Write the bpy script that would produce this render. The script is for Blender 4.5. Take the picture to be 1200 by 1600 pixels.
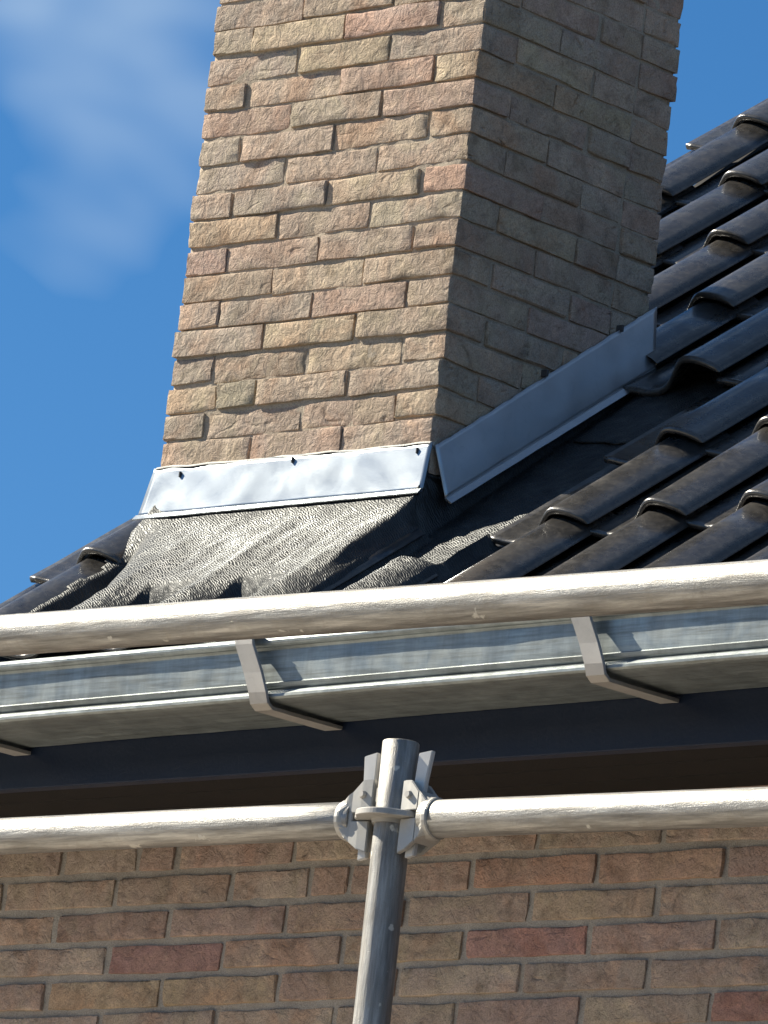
import bpy, bmesh, math, random
from mathutils import Vector, Matrix, noise

random.seed(7)
rad = math.radians
scene = bpy.context.scene
for o in list(bpy.data.objects):
    bpy.data.objects.remove(o)
COL = scene.collection

# ------------------------------------------------------------------ camera
CAM = Vector((9.25876, -9.24540, 1.6))
RIGHT = Vector((0.738135, 0.664718, 0.115354))
FWD = Vector((-0.671453, 0.707181, 0.221465))
UP = Vector((0.065636, -0.240926, 0.968321))
cd = bpy.data.cameras.new('camera')
cam = bpy.data.objects.new('camera', cd)
COL.objects.link(cam)
m = Matrix.Identity(4)
for i in range(3):
    m[i][0], m[i][1], m[i][2], m[i][3] = RIGHT[i], UP[i], -FWD[i], CAM[i]
cam.matrix_world = m
cd.sensor_fit = 'HORIZONTAL'
cd.sensor_width = 36.0
cd.lens = 396.2
cd.clip_start = 0.1
cd.clip_end = 3000
scene.camera = cam

# ------------------------------------------------------------------ sky + sun
SUN_AZ = rad(73)      # how far the light travels sideways (+X) from straight into the wall (+Y)
SUN_EL = rad(38)
TO_SUN = Vector((-math.sin(SUN_AZ) * math.cos(SUN_EL), -math.cos(SUN_AZ) * math.cos(SUN_EL), math.sin(SUN_EL)))
world = bpy.data.worlds.new('World')
scene.world = world
world.use_nodes = True
wn, wl = world.node_tree.nodes, world.node_tree.links
wn.clear()
w_out = wn.new('ShaderNodeOutputWorld')
w_bg = wn.new('ShaderNodeBackground')
w_bg.inputs['Strength'].default_value = 0.050
sky = wn.new('ShaderNodeTexSky')
sky.sky_type = 'NISHITA'
sky.sun_disc = False
sky.sun_elevation = SUN_EL
sky.sun_rotation = math.atan2(TO_SUN.x, TO_SUN.y) % (2 * math.pi)
sky.air_density = 1.0
sky.dust_density = 0.1
sky.altitude = 2000
sky.ozone_density = 3.5
# thin high cloud veils over the blue
w_tc = wn.new('ShaderNodeTexCoord')
w_map = wn.new('ShaderNodeMapping')
w_map.inputs['Scale'].default_value = (1.0, 1.0, 1.6)
w_map.inputs['Location'].default_value = (0.0138, 0.0158, -0.0080)
wl.new(w_tc.outputs['Generated'], w_map.inputs['Vector'])
w_n = wn.new('ShaderNodeTexNoise')
w_n.inputs['Scale'].default_value = 7.5
w_n.inputs['Detail'].default_value = 4.0
w_n.inputs['Roughness'].default_value = 0.5
w_n.inputs['Distortion'].default_value = 0.3
wl.new(w_map.outputs['Vector'], w_n.inputs['Vector'])
w_r = wn.new('ShaderNodeValToRGB')
w_r.color_ramp.elements[0].position = 0.50
w_r.color_ramp.elements[0].color = (0, 0, 0, 1)
w_r.color_ramp.elements[1].position = 0.64
w_r.color_ramp.elements[1].color = (0.72, 0.72, 0.72, 1)
wl.new(w_n.outputs['Fac'], w_r.inputs['Fac'])
w_mix = wn.new('ShaderNodeMixRGB')
w_mix.inputs['Color2'].default_value = (5.2, 6.6, 8.0, 1)
wl.new(w_r.outputs['Color'], w_mix.inputs['Fac'])
w_h = wn.new('ShaderNodeHueSaturation')
w_h.inputs['Saturation'].default_value = 1.27
wl.new(sky.outputs['Color'], w_h.inputs['Color'])
wl.new(w_h.outputs['Color'], w_mix.inputs['Color1'])
wl.new(w_mix.outputs['Color'], w_bg.inputs['Color'])
wl.new(w_bg.outputs['Background'], w_out.inputs['Surface'])

sd = bpy.data.lights.new('sun', 'SUN')
sd.energy = 5.0
sd.angle = rad(0.53)
sd.color = (1.0, 0.915, 0.76)
sun = bpy.data.objects.new('sun', sd)
COL.objects.link(sun)
sun.rotation_euler = (-TO_SUN).to_track_quat('-Z', 'Y').to_euler()
sun.location = (-8, -6, 12)

scene.view_settings.view_transform = 'Standard'
scene.view_settings.look = 'None'
scene.view_settings.exposure = 1.16
scene.view_settings.gamma = 1.0
scene.view_settings.use_curve_mapping = False


# ------------------------------------------------------------------ helpers
def empty(name, loc=(0, 0, 0)):
    o = bpy.data.objects.new(name, None)
    o.location = loc
    o.empty_display_size = 0.1
    COL.objects.link(o)
    return o


def tag(o, label=None, cat=None, group=None, kind=None):
    for k, v in (('label', label), ('category', cat), ('group', group), ('kind', kind)):
        if v:
            o[k] = v
    return o


def put(name, mesh, mat, parent=None, loc=(0, 0, 0), rot=(0, 0, 0)):
    if mat is not None and not mesh.materials:
        mesh.materials.append(mat)
    o = bpy.data.objects.new(name, mesh)
    COL.objects.link(o)
    o.location = loc
    o.rotation_euler = rot
    if parent is not None:
        o.parent = parent
        o.location = Vector(loc) - Vector(parent.location)
    return o


def mesh_from(name, verts, faces, smooth=True):
    me = bpy.data.meshes.new(name)
    me.from_pydata([tuple(v) for v in verts], [], faces)
    me.update()
    if smooth:
        me.shade_smooth()
    return me


def fix_normals(me):
    bm = bmesh.new()
    bm.from_mesh(me)
    bmesh.ops.recalc_face_normals(bm, faces=bm.faces)
    bm.to_mesh(me)
    bm.free()
    return me


def box_mesh(name, x0, x1, y0, y1, z0, z1, bevel=0.0):
    bm = bmesh.new()
    bmesh.ops.create_cube(bm, size=1.0)
    for v in bm.verts:
        v.co = Vector(((x0 + x1) / 2 + v.co.x * (x1 - x0), (y0 + y1) / 2 + v.co.y * (y1 - y0), (z0 + z1) / 2 + v.co.z * (z1 - z0)))
    if bevel:
        bmesh.ops.bevel(bm, geom=bm.edges[:], offset=bevel, segments=2, affect='EDGES', profile=0.6)
    me = bpy.data.meshes.new(name)
    bm.to_mesh(me)
    bm.free()
    return me


def frame_for(d):
    d = d.normalized()
    a = Vector((0, 0, 1)) if abs(d.z) < 0.9 else Vector((0, 1, 0))
    x = d.cross(a).normalized()
    return x, d.cross(x).normalized()


def tube_mesh(name, p0, p1, r, seg=40, rings=2, wall=0.004, wob=0.0, open_ends=True):
    """a hollow tube with a visible rim at both ends"""
    p0, p1 = Vector(p0), Vector(p1)
    d = p1 - p0
    ex, ey = frame_for(d)
    vs, fs = [], []

    def ring(c, rr):
        b = len(vs)
        for i in range(seg):
            a = 2 * math.pi * i / seg
            vs.append(c + (ex * math.cos(a) + ey * math.sin(a)) * rr)
        return b
    prof = [(0.0, r - wall), (0.0, r - 0.0012), (0.0012, r)]
    L = d.length
    dn = d.normalized()
    rs = [ring(p0 + dn * 0.12, r - wall)]
    for t, rr in prof:
        rs.append(ring(p0 + dn * t, rr))
    for k in range(1, rings):
        t = k / rings
        off = Vector((0, 0, 0))
        if wob:
            off = (ex * noise.noise(p0 + d * t * 1.3) + ey * noise.noise(p0 + d * t * 1.3 + Vector((9, 3, 1)))) * wob
        rs.append(ring(p0 + d * t + off, r))
    for t, rr in reversed(prof):
        rs.append(ring(p1 - dn * t, rr))
    rs.append(ring(p1 - dn * 0.12, r - wall))
    for a, b in zip(rs[:-1], rs[1:]):
        for i in range(seg):
            j = (i + 1) % seg
            fs.append((a + i, a + j, b + j, b + i))
    fs.append(tuple(rs[0] + i for i in range(seg)))
    fs.append(tuple(rs[-1] + i for i in range(seg)))
    me = mesh_from(name, vs, fs)
    fix_normals(me)
    return me


# ------------------------------------------------------------------ material helpers
def new_mat(name):
    mt = bpy.data.materials.new(name)
    mt.use_nodes = True
    nt = mt.node_tree
    nt.nodes.clear()
    out = nt.nodes.new('ShaderNodeOutputMaterial')
    bs = nt.nodes.new('ShaderNodeBsdfPrincipled')
    nt.links.new(bs.outputs['BSDF'], out.inputs['Surface'])
    return mt, nt, bs


def N(nt, typ, **kw):
    n = nt.nodes.new('ShaderNode' + typ)
    for k, v in kw.items():
        key = k.replace('_', ' ')
        if key in n.inputs:
            n.inputs[key].default_value = v
        else:
            setattr(n, k, v)
    return n


def ramp(nt, src, stops):
    r = nt.nodes.new('ShaderNodeValToRGB')
    el = r.color_ramp.elements
    while len(el) > 1:
        el.remove(el[-1])
    el[0].position, el[0].color = stops[0][0], tuple(stops[0][1]) + (1,)
    for p, c in stops[1:]:
        e = el.new(p)
        e.color = tuple(c) + (1,)
    nt.links.new(src, r.inputs['Fac'])
    return r.outputs['Color']


def g(v):
    return (v, v, v)


def mult(nt, a, b, fac=1.0, mode='MULTIPLY'):
    mx = nt.nodes.new('ShaderNodeMixRGB')
    mx.blend_type = mode
    mx.inputs['Fac'].default_value = fac
    for s, i in ((a, 'Color1'), (b, 'Color2')):
        if hasattr(s, 'is_linked'):
            nt.links.new(s, mx.inputs[i])
        else:
            mx.inputs[i].default_value = tuple(s) + (1,) if len(s) == 3 else s
    return mx.outputs['Color']


def mixf(nt, fac, a, b):
    mx = nt.nodes.new('ShaderNodeMixRGB')
    nt.links.new(fac, mx.inputs['Fac'])
    for s, i in ((a, 'Color1'), (b, 'Color2')):
        if hasattr(s, 'is_linked'):
            nt.links.new(s, mx.inputs[i])
        else:
            mx.inputs[i].default_value = tuple(s) + (1,)
    return mx.outputs['Color']


def coords(nt, per_object=True, scale=(1, 1, 1)):
    tc = nt.nodes.new('ShaderNodeTexCoord')
    mp = nt.nodes.new('ShaderNodeMapping')
    mp.inputs['Scale'].default_value = scale
    nt.links.new(tc.outputs['Object'], mp.inputs['Vector'])
    if per_object:
        oi = nt.nodes.new('ShaderNodeObjectInfo')
        cx = nt.nodes.new('ShaderNodeVectorMath')
        cx.operation = 'SCALE'
        cx.inputs[0].default_value = (17.0, 31.0, 23.0)
        nt.links.new(oi.outputs['Random'], cx.inputs['Scale'])
        nt.links.new(cx.outputs['Vector'], mp.inputs['Location'])
    return mp.outputs['Vector']


def tex(nt, vec, scale, detail=4, rough=0.55, dist=0.0):
    n = nt.nodes.new('ShaderNodeTexNoise')
    n.inputs['Scale'].default_value = scale
    n.inputs['Detail'].default_value = detail
    n.inputs['Roughness'].default_value = rough
    n.inputs['Distortion'].default_value = dist
    nt.links.new(vec, n.inputs['Vector'])
    return n.outputs['Fac']


def bump(nt, bs, height, dist, strength=1.0, prev=None):
    b = nt.nodes.new('ShaderNodeBump')
    b.inputs['Distance'].default_value = dist
    b.inputs['Strength'].default_value = strength
    nt.links.new(height, b.inputs['Height'])
    if prev is not None:
        nt.links.new(prev, b.inputs['Normal'])
    nt.links.new(b.outputs['Normal'], bs.inputs['Normal'])
    return b.outputs['Normal']


# ------------------------------------------------------------------ materials
def brick_material(name, crease):
    mt, nt, bs = new_mat(name)
    v = coords(nt)
    oi = nt.nodes.new('ShaderNodeObjectInfo')
    blotch = ramp(nt, tex(nt, v, 22, 5, 0.6, 0.8), [(0.28, (0.60, 0.58, 0.56)), (0.46, g(0.92)), (0.60, g(1.04)), (0.78, (1.32, 1.30, 1.22))])
    hue = ramp(nt, tex(nt, v, 7, 4, 0.6, 1.2), [(0.32, (1.06, 0.93, 0.86)), (0.5, (1, 1, 1)), (0.66, (1.02, 1.05, 0.98)), (0.8, (0.86, 0.90, 0.94))])
    col = mult(nt, mult(nt, oi.outputs['Color'], hue), blotch)
    # sooty and sandy patches
    soot = ramp(nt, tex(nt, v, 34, 6, 0.7, 1.5), [(0.56, g(0)), (0.74, g(0.65))])
    col = mixf(nt, soot, col, (0.13, 0.105, 0.085))
    sand = ramp(nt, tex(nt, v, 15, 4, 0.6, 1.0), [(0.60, g(0)), (0.76, g(0.50))])
    col = mixf(nt, sand, col, (0.46, 0.385, 0.28))
    speck = ramp(nt, tex(nt, v, 420, 2, 0.5), [(0.30, g(0.60)), (0.5, g(1.0)), (0.72, g(1.25))])
    col = mult(nt, col, speck, 0.7)
    nt.links.new(col, bs.inputs['Base Color'])
    bs.inputs['Roughness'].default_value = 0.92
    bs.inputs['Specular IOR Level'].default_value = 0.2
    # folded clay: stretched creases, then grit
    vc = coords(nt, scale=(0.55, 1.0, 1.35))
    cr = nt.nodes.new('ShaderNodeTexNoise')
    cr.noise_type = 'RIDGED_MULTIFRACTAL'
    cr.inputs['Scale'].default_value = 26
    cr.inputs['Detail'].default_value = 3
    cr.inputs['Roughness'].default_value = 0.5
    cr.inputs['Distortion'].default_value = 1.6
    nt.links.new(vc, cr.inputs['Vector'])
    crr = ramp(nt, cr.outputs['Fac'], [(0.20, g(0.75)), (0.50, g(0.62)), (0.74, g(0.10)), (0.95, g(0.0))])
    b1 = bump(nt, bs, crr, crease, 0.8)
    b2 = bump(nt, bs, tex(nt, v, 60, 5, 0.65, 0.6), 0.0055, 1.0, b1)
    bump(nt, bs, tex(nt, v, 520, 2, 0.6), 0.0009, 0.8, b2)
    return mt


def mortar_material(name, c0, c1, depth=0.004):
    mt, nt, bs = new_mat(name)
    v = coords(nt, False)
    col = ramp(nt, tex(nt, v, 13, 5, 0.65, 0.6), [(0.3, c0), (0.7, c1)])
    col = mult(nt, col, ramp(nt, tex(nt, v, 480, 2), [(0.3, g(0.72)), (0.7, g(1.15))]))
    nt.links.new(col, bs.inputs['Base Color'])
    bs.inputs['Roughness'].default_value = 0.95
    bs.inputs['Specular IOR Level'].default_value = 0.15
    b1 = bump(nt, bs, tex(nt, v, 45, 4, 0.6), depth, 0.9)
    bump(nt, bs, tex(nt, v, 500, 2), 0.001, 0.8, b1)
    return mt


M_CBRICK = brick_material('chimney_clay', 0.013)
M_WBRICK = brick_material('wall_clay', 0.008)
M_CMORTAR = mortar_material('sand_mortar', (0.35, 0.295, 0.23), (0.45, 0.385, 0.305))
M_WMORTAR = mortar_material('grey_mortar', (0.36, 0.32, 0.275), (0.46, 0.415, 0.355))


def tile_material():
    mt, nt, bs = new_mat('black_glazed_clay')
    v = coords(nt)
    col = ramp(nt, tex(nt, v, 14, 5, 0.65, 0.7), [(0.30, (0.021, 0.020, 0.0195)), (0.62, (0.040, 0.038, 0.036)), (0.80, (0.070, 0.065, 0.059))])
    dust = ramp(nt, tex(nt, v, 70, 5, 0.7, 0.5), [(0.46, g(0)), (0.78, g(0.42))])
    col = mixf(nt, dust, col, (0.16, 0.145, 0.125))
    nt.links.new(col, bs.inputs['Base Color'])
    rg = ramp(nt, tex(nt, v, 26, 4, 0.6), [(0.3, g(0.20)), (0.7, g(0.42))])
    nt.links.new(rg, bs.inputs['Roughness'])
    bs.inputs['Specular IOR Level'].default_value = 0.6
    bs.inputs['Coat Weight'].default_value = 0.35
    bs.inputs['Coat Roughness'].default_value = 0.14
    b1 = bump(nt, bs, tex(nt, v, 30, 3), 0.0016, 0.5)
    bump(nt, bs, tex(nt, v, 300, 4, 0.7), 0.0006, 0.6, b1)
    return mt


M_TILE = tile_material()


def zinc_material(name, base, rough, dull, metal=1.0, warp=0.35):
    mt, nt, bs = new_mat(name)
    v = coords(nt, False)
    col = ramp(nt, tex(nt, v, 9, 4, 0.6, 0.8), [(0.3, tuple(b * 0.84 for b in base)), (0.7, base)])
    stain = ramp(nt, tex(nt, v, 38, 6, 0.7, 1.2), [(0.55, g(0)), (0.85, g(dull))])
    col = mixf(nt, stain, col, tuple(b * 0.62 for b in base))
    nt.links.new(col, bs.inputs['Base Color'])
    bs.inputs['Metallic'].default_value = metal
    sp_r = 0.10 if warp < 0.2 else 0.30
    rg = ramp(nt, tex(nt, v, 16, 5, 0.65, 0.8), [(0.3, g(rough * (1 - sp_r))), (0.75, g(rough * (1 + sp_r)))])
    nt.links.new(rg, bs.inputs['Roughness'])
    b1 = bump(nt, bs, tex(nt, v, 7, 2, 0.5), 0.006, warp)
    bump(nt, bs, tex(nt, v, 900, 2), 0.0002, 0.5, b1)
    return mt


M_FLASH = zinc_material('bright_zinc', (0.335, 0.375, 0.41), 0.32, 0.10, 0.95, 0.18)
M_FLASH2 = zinc_material('dull_zinc', (0.50, 0.515, 0.53), 0.40, 0.5, 0.85)
M_GUTTER = zinc_material('weathered_zinc', (0.27, 0.305, 0.31), 0.44, 0.7, 0.5)
M_BRACKET = zinc_material('galvanised_strap', (0.44, 0.425, 0.40), 0.58, 0.7, 0.35)


def streak_gutter(mt):
    nt = mt.node_tree
    bs = [n for n in nt.nodes if n.type == 'BSDF_PRINCIPLED'][0]
    src = bs.inputs['Base Color'].links[0].from_socket
    vs = coords(nt, False, (0.05, 1.0, 1.0))
    st = ramp(nt, tex(nt, vs, 150, 5, 0.7), [(0.30, (0.62, 0.60, 0.56)), (0.5, g(1.0)), (0.72, (1.30, 1.30, 1.28))])
    v = coords(nt, False)
    rn = ramp(nt, tex(nt, coords(nt, False, (1.0, 1.0, 0.15)), 30, 4, 0.7), [(0.35, g(0.80)), (0.65, g(1.12))])
    nt.links.new(mult(nt, mult(nt, src, st), rn), bs.inputs['Base Color'])


streak_gutter(M_GUTTER)


def tube_material(name, axis, metal=0.80):
    """worn galvanised steel: streaks along the tube, scuffs and cement spatter"""
    mt, nt, bs = new_mat(name)
    sc = [1.0, 1.0, 1.0]
    sc[axis] = 0.08
    vs = coords(nt, False, tuple(sc))
    v = coords(nt, False)
    col = ramp(nt, tex(nt, vs, 95, 5, 0.65), [(0.28, (0.16, 0.155, 0.145)), (0.50, (0.32, 0.315, 0.30)), (0.74, (0.56, 0.55, 0.52))])
    scuff = ramp(nt, tex(nt, v, 18, 6, 0.7, 1.0), [(0.50, g(0)), (0.70, g(0.65))])
    col = mixf(nt, scuff, col, (0.27, 0.255, 0.225))
    spat = ramp(nt, tex(nt, v, 36, 3, 0.5), [(0.70, g(0)), (0.74, g(1))])
    col = mixf(nt, spat, col, (0.60, 0.58, 0.52))
    nt.links.new(col, bs.inputs['Base Color'])
    met = ramp(nt, tex(nt, v, 36, 3, 0.5), [(0.70, g(metal)), (0.74, g(0.0))])
    nt.links.new(met, bs.inputs['Metallic'])
    rg = ramp(nt, tex(nt, vs, 120, 4, 0.6), [(0.3, g(0.42)), (0.7, g(0.64))])
    nt.links.new(rg, bs.inputs['Roughness'])
    b1 = bump(nt, bs, tex(nt, vs, 220, 5, 0.65), 0.0010, 0.7)
    b2 = bump(nt, bs, tex(nt, v, 36, 3, 0.5), 0.0016, 0.5, b1)
    bump(nt, bs, tex(nt, v, 620, 3), 0.0008, 0.8, b2)
    return mt


M_TUBEX = tube_material('worn_steel_lengthwise', 0)
M_TUBEZ = tube_material('worn_steel_upright', 2, 0.55)
M_WEDGE = zinc_material('sunlit_steel', (0.72, 0.71, 0.68), 0.5, 0.4, 0.2)  # paler than the castings: sunlight on the wedges put into the colour
M_CAST = zinc_material('cast_galvanised', (0.47, 0.46, 0.43), 0.55, 0.8, 0.45)


def lead_material():
    """lead-look sheet with a fine wavy embossing"""
    mt, nt, bs = new_mat('embossed_lead_sheet')
    v = coords(nt, False)
    col = ramp(nt, tex(nt, v, 16, 5, 0.65, 0.8), [(0.3, (0.032, 0.035, 0.038)), (0.55, (0.055, 0.059, 0.060)), (0.78, (0.105, 0.11, 0.108))])
    nt.links.new(col, bs.inputs['Base Color'])
    bs.inputs['Metallic'].default_value = 0.7
    rg = ramp(nt, tex(nt, v, 24, 4, 0.6), [(0.3, g(0.46)), (0.7, g(0.62))])
    nt.links.new(rg, bs.inputs['Roughness'])
    wv = nt.nodes.new('ShaderNodeTexWave')
    wv.wave_type = 'BANDS'
    wv.bands_direction = 'DIAGONAL'
    wv.inputs['Scale'].default_value = 95
    wv.inputs['Distortion'].default_value = 7
    wv.inputs['Detail'].default_value = 1.5
    wv.inputs['Detail Scale'].default_value = 1.1
    nt.links.new(v, wv.inputs['Vector'])
    emb = ramp(nt, wv.outputs['Fac'], [(0.2, g(0.78)), (0.8, g(1.18))])
    nt.links.new(mult(nt, col, emb), bs.inputs['Base Color'])
    b1 = bump(nt, bs, wv.outputs['Fac'], 0.0007, 1.0)
    bump(nt, bs, tex(nt, v, 26, 3, 0.5, 0.8), 0.004, 0.5, b1)
    return mt


M_LEAD = lead_material()


def plain_material(name, c0, c1, rough, scale=8, grain=0.0008, spec=0.3):
    mt, nt, bs = new_mat(name)
    v = coords(nt, False)
    col = ramp(nt, tex(nt, v, scale, 5, 0.6, 0.5), [(0.3, c0), (0.7, c1)])
    nt.links.new(col, bs.inputs['Base Color'])
    bs.inputs['Roughness'].default_value = rough
    bs.inputs['Specular IOR Level'].default_value = spec
    bump(nt, bs, tex(nt, v, scale * 30, 3), grain, 0.6)
    return mt


M_FASCIA = plain_material('navy_paint', (0.007, 0.015, 0.038), (0.010, 0.020, 0.046), 0.42, 6, 0.0006)
M_SOFFIT = plain_material('dark_stained_wood', (0.0042, 0.0036, 0.0036), (0.008, 0.0064, 0.0062), 0.7, 10, 0.001)
M_DECK = plain_material('roofing_felt', (0.012, 0.012, 0.013), (0.02, 0.02, 0.02), 0.9)
M_NAIL = plain_material('dark_steel', (0.05, 0.05, 0.055), (0.09, 0.09, 0.09), 0.5)
M_GLINT = plain_material('pale_glint', (0.55, 0.54, 0.50), (0.68, 0.67, 0.63), 0.6, 60, 0.002)  # pale colour stands for the reflection along the plate's top edge
M_CONC = plain_material('cast_concrete', (0.30, 0.29, 0.27), (0.40, 0.39, 0.36), 0.9, 12, 0.002)


def ground_material():
    mt, nt, bs = new_mat('asphalt_yard')
    v = coords(nt, False)
    col = ramp(nt, tex(nt, v, 0.35, 6, 0.6), [(0.35, (0.045, 0.045, 0.046)), (0.65, (0.07, 0.07, 0.07))])
    nt.links.new(col, bs.inputs['Base Color'])
    bs.inputs['Roughness'].default_value = 0.95
    bump(nt, bs, tex(nt, v, 30, 4), 0.01, 0.6)
    return mt


def far_brick_material():
    """the storey below the modelled courses, out of the picture"""
    mt, nt, bs = new_mat('brickwork_below')
    tc = nt.nodes.new('ShaderNodeTexCoord')
    sp = nt.nodes.new('ShaderNodeSeparateXYZ')
    cb = nt.nodes.new('ShaderNodeCombineXYZ')
    ad = nt.nodes.new('ShaderNodeMath')
    nt.links.new(tc.outputs['Object'], sp.inputs[0])
    nt.links.new(sp.outputs['X'], ad.inputs[0])
    nt.links.new(sp.outputs['Y'], ad.inputs[1])
    nt.links.new(ad.outputs[0], cb.inputs['X'])
    nt.links.new(sp.outputs['Z'], cb.inputs['Y'])
    bk = nt.nodes.new('ShaderNodeTexBrick')
    bk.inputs['Scale'].default_value = 1.0
    bk.inputs['Brick Width'].default_value = 0.25
    bk.inputs['Row Height'].default_value = 0.0547
    bk.inputs['Mortar Size'].default_value = 0.006
    bk.inputs['Color1'].default_value = (0.22, 0.135, 0.10, 1)
    bk.inputs['Color2'].default_value = (0.27, 0.18, 0.13, 1)
    bk.inputs['Mortar'].default_value = (0.18, 0.17, 0.15, 1)
    nt.links.new(cb.outputs[0], bk.inputs['Vector'])
    nt.links.new(bk.outputs['Color'], bs.inputs['Base Color'])
    bs.inputs['Roughness'].default_value = 0.92
    bump(nt, bs, bk.outputs['Fac'], -0.004)
    return mt


M_GROUND = ground_material()
M_FARBRICK = far_brick_material()

# ------------------------------------------------------------------ ground
gm = mesh_from('ground', [(-600, -600, 0), (600, -600, 0), (600, 600, 0), (-600, 600, 0)], [(0, 1, 2, 3)], False)
tag(put('ground', gm, M_GROUND), kind='structure')
tm = mesh_from('bounce_sheet', [(-16, -16, 0.004), (1.7, -16, 0.004), (1.7, 7, 0.004), (-16, 7, 0.004)], [(0, 1, 2, 3)], False)
tag(put('bounce_sheet', tm, plain_material('pale_bounce', (0.46, 0.41, 0.345), (0.58, 0.52, 0.44), 0.9, 2.0, 0.002)), kind='structure')  # unseen pale sheet added to bounce sunlight up onto the house wall

# unseen ring of trees added to block low sky light on the stack
tb_v, tb_f = [], []
NB = 180
for i in range(NB):
    a = 2 * math.pi * i / NB
    for q, (rr, zz) in enumerate(((92, 0.0), (90, 5.0), (94, 1.0), (100, 1.0), (106, 0.0))):
        h_ = 9.5 + 2.5 * noise.noise(Vector((math.cos(a) * 9, math.sin(a) * 9, q * 0.7))) if q in (2, 3) else zz
        tb_v.append((rr * math.cos(a), rr * math.sin(a), h_))
for i in range(NB):
    j = (i + 1) % NB
    for q in range(4):
        tb_f.append((i * 5 + q, j * 5 + q, j * 5 + q + 1, i * 5 + q + 1))
tbm = mesh_from('added_tree_belt', tb_v, tb_f, False)
tag(put('added_tree_belt', tbm, plain_material('screen_foliage', (0.03, 0.045, 0.018), (0.06, 0.08, 0.03), 0.9, 0.6, 0.3)), 'unseen belt of dark green trees added to block low sky light', 'trees', kind='stuff')

# ------------------------------------------------------------------ bricks: worn, hand-moulded pieces
BRICKS = {}


def brick_mesh(L, D, H, rough, variants=7):
    key = (round(L, 4), round(D, 4), round(H, 4))
    if key in BRICKS:
        return random.choice(BRICKS[key])
    res = []
    for vno in range(variants):
        sd_ = Vector((vno * 7.3 + L * 90, D * 70, 11.0 * vno))

        def grid(n, size):
            e = min(0.0025 / size, 0.12)
            return [0.0, e] + [e + (1 - 2 * e) * (i + 1) / (n - 1) for i in range(n - 2)] + [1 - e, 1.0]
        gx, gy, gz = grid(max(4, int(L / 0.018)), L), grid(max(4, int(D / 0.03)), D), grid(5, H)
        nx, ny, nz = len(gx), len(gy), len(gz)
        idx, vs, fs = {}, [], []
        for i in range(nx):
            for j in range(ny):
                for k in range(nz):
                    ex, ey, ez = i in (0, nx - 1), j in (0, ny - 1), k in (0, nz - 1)
                    if not (ex or ey or ez):
                        continue
                    p = Vector(((gx[i] - 0.5) * L, (gy[j] - 0.5) * D, (gz[k] - 0.5) * H))
                    n_ = ex + ey + ez
                    if n_ >= 2:                       # worn arrises
                        wear = 0.0003 + 0.0046 * max(0.0, noise.noise(p * 45 + sd_)) ** 1.5
                        if ex:
                            p.x -= math.copysign(wear, p.x)
                        if ey:
                            p.y -= math.copysign(wear, p.y)
                        if ez:
                            p.z -= math.copysign(wear, p.z)
                    q = p * 16 + sd_
                    p += Vector((noise.noise(q), noise.noise(q + Vector((5, 1, 2))), noise.noise(q + Vector((2, 8, 4))))) * rough
                    q = p * 55 + sd_
                    p += Vector((noise.noise(q), noise.noise(q + Vector((5, 1, 2))), 0.7 * noise.noise(q + Vector((2, 8, 4))))) * rough * 0.62
                    idx[(i, j, k)] = len(vs)
                    vs.append(p)

        def quad(a, b, c, d):
            fs.append((idx[a], idx[b], idx[c], idx[d]))
        for i in range(nx - 1):
            for j in range(ny - 1):
                quad((i, j, 0), (i, j + 1, 0), (i + 1, j + 1, 0), (i + 1, j, 0))
                quad((i, j, nz - 1), (i + 1, j, nz - 1), (i + 1, j + 1, nz - 1), (i, j + 1, nz - 1))
            for k in range(nz - 1):
                quad((i, 0, k), (i + 1, 0, k), (i + 1, 0, k + 1), (i, 0, k + 1))
                quad((i, ny - 1, k), (i, ny - 1, k + 1), (i + 1, ny - 1, k + 1), (i + 1, ny - 1, k))
        for j in range(ny - 1):
            for k in range(nz - 1):
                quad((0, j, k), (0, j, k + 1), (0, j + 1, k + 1), (0, j + 1, k))
                quad((nx - 1, j, k), (nx - 1, j + 1, k), (nx - 1, j + 1, k + 1), (nx - 1, j, k + 1))
        bme = mesh_from('brick', vs, fs)
        bme.set_sharp_from_angle(angle=rad(38))
        res.append(bme)
    BRICKS[key] = res
    return random.choice(res)


def place_brick(parent, mat, x0, x1, y0, y1, z0, z1, color, rough, tilt=0.006, loose=0.0015):
    me = brick_mesh(x1 - x0, y1 - y0, z1 - z0, rough)
    if not me.materials:
        me.materials.append(mat)
    o = bpy.data.objects.new('brick', me)
    COL.objects.link(o)
    o.parent = parent
    c = Vector(((x0 + x1) / 2, (y0 + y1) / 2, (z0 + z1) / 2)) - Vector(parent.location)
    o.location = c + Vector((random.uniform(-1, 1) * loose, random.uniform(-1, 1) * loose, random.uniform(-1, 1) * 0.0012))
    flip = math.pi if random.random() < 0.5 else 0.0
    o.rotation_euler = (random.uniform(-1, 1) * tilt * 1.5, flip + random.uniform(-1, 1) * tilt, random.uniform(-1, 1) * tilt)
    o.color = (*color, 1)
    return o


def vary(c, a=0.10):
    k = 1 + random.uniform(-a, a)
    return tuple(max(0.01, ch * k * (1 + (random.uniform(-0.03, 0.03) if i == 2 else 0.0))) for i, ch in enumerate(c))


TAN, OCHRE, GREYT, PINK, BROWN = (0.432, 0.345, 0.27), (0.455, 0.366, 0.273), (0.408, 0.338, 0.272), (0.432, 0.322, 0.262), (0.398, 0.308, 0.245)

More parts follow.
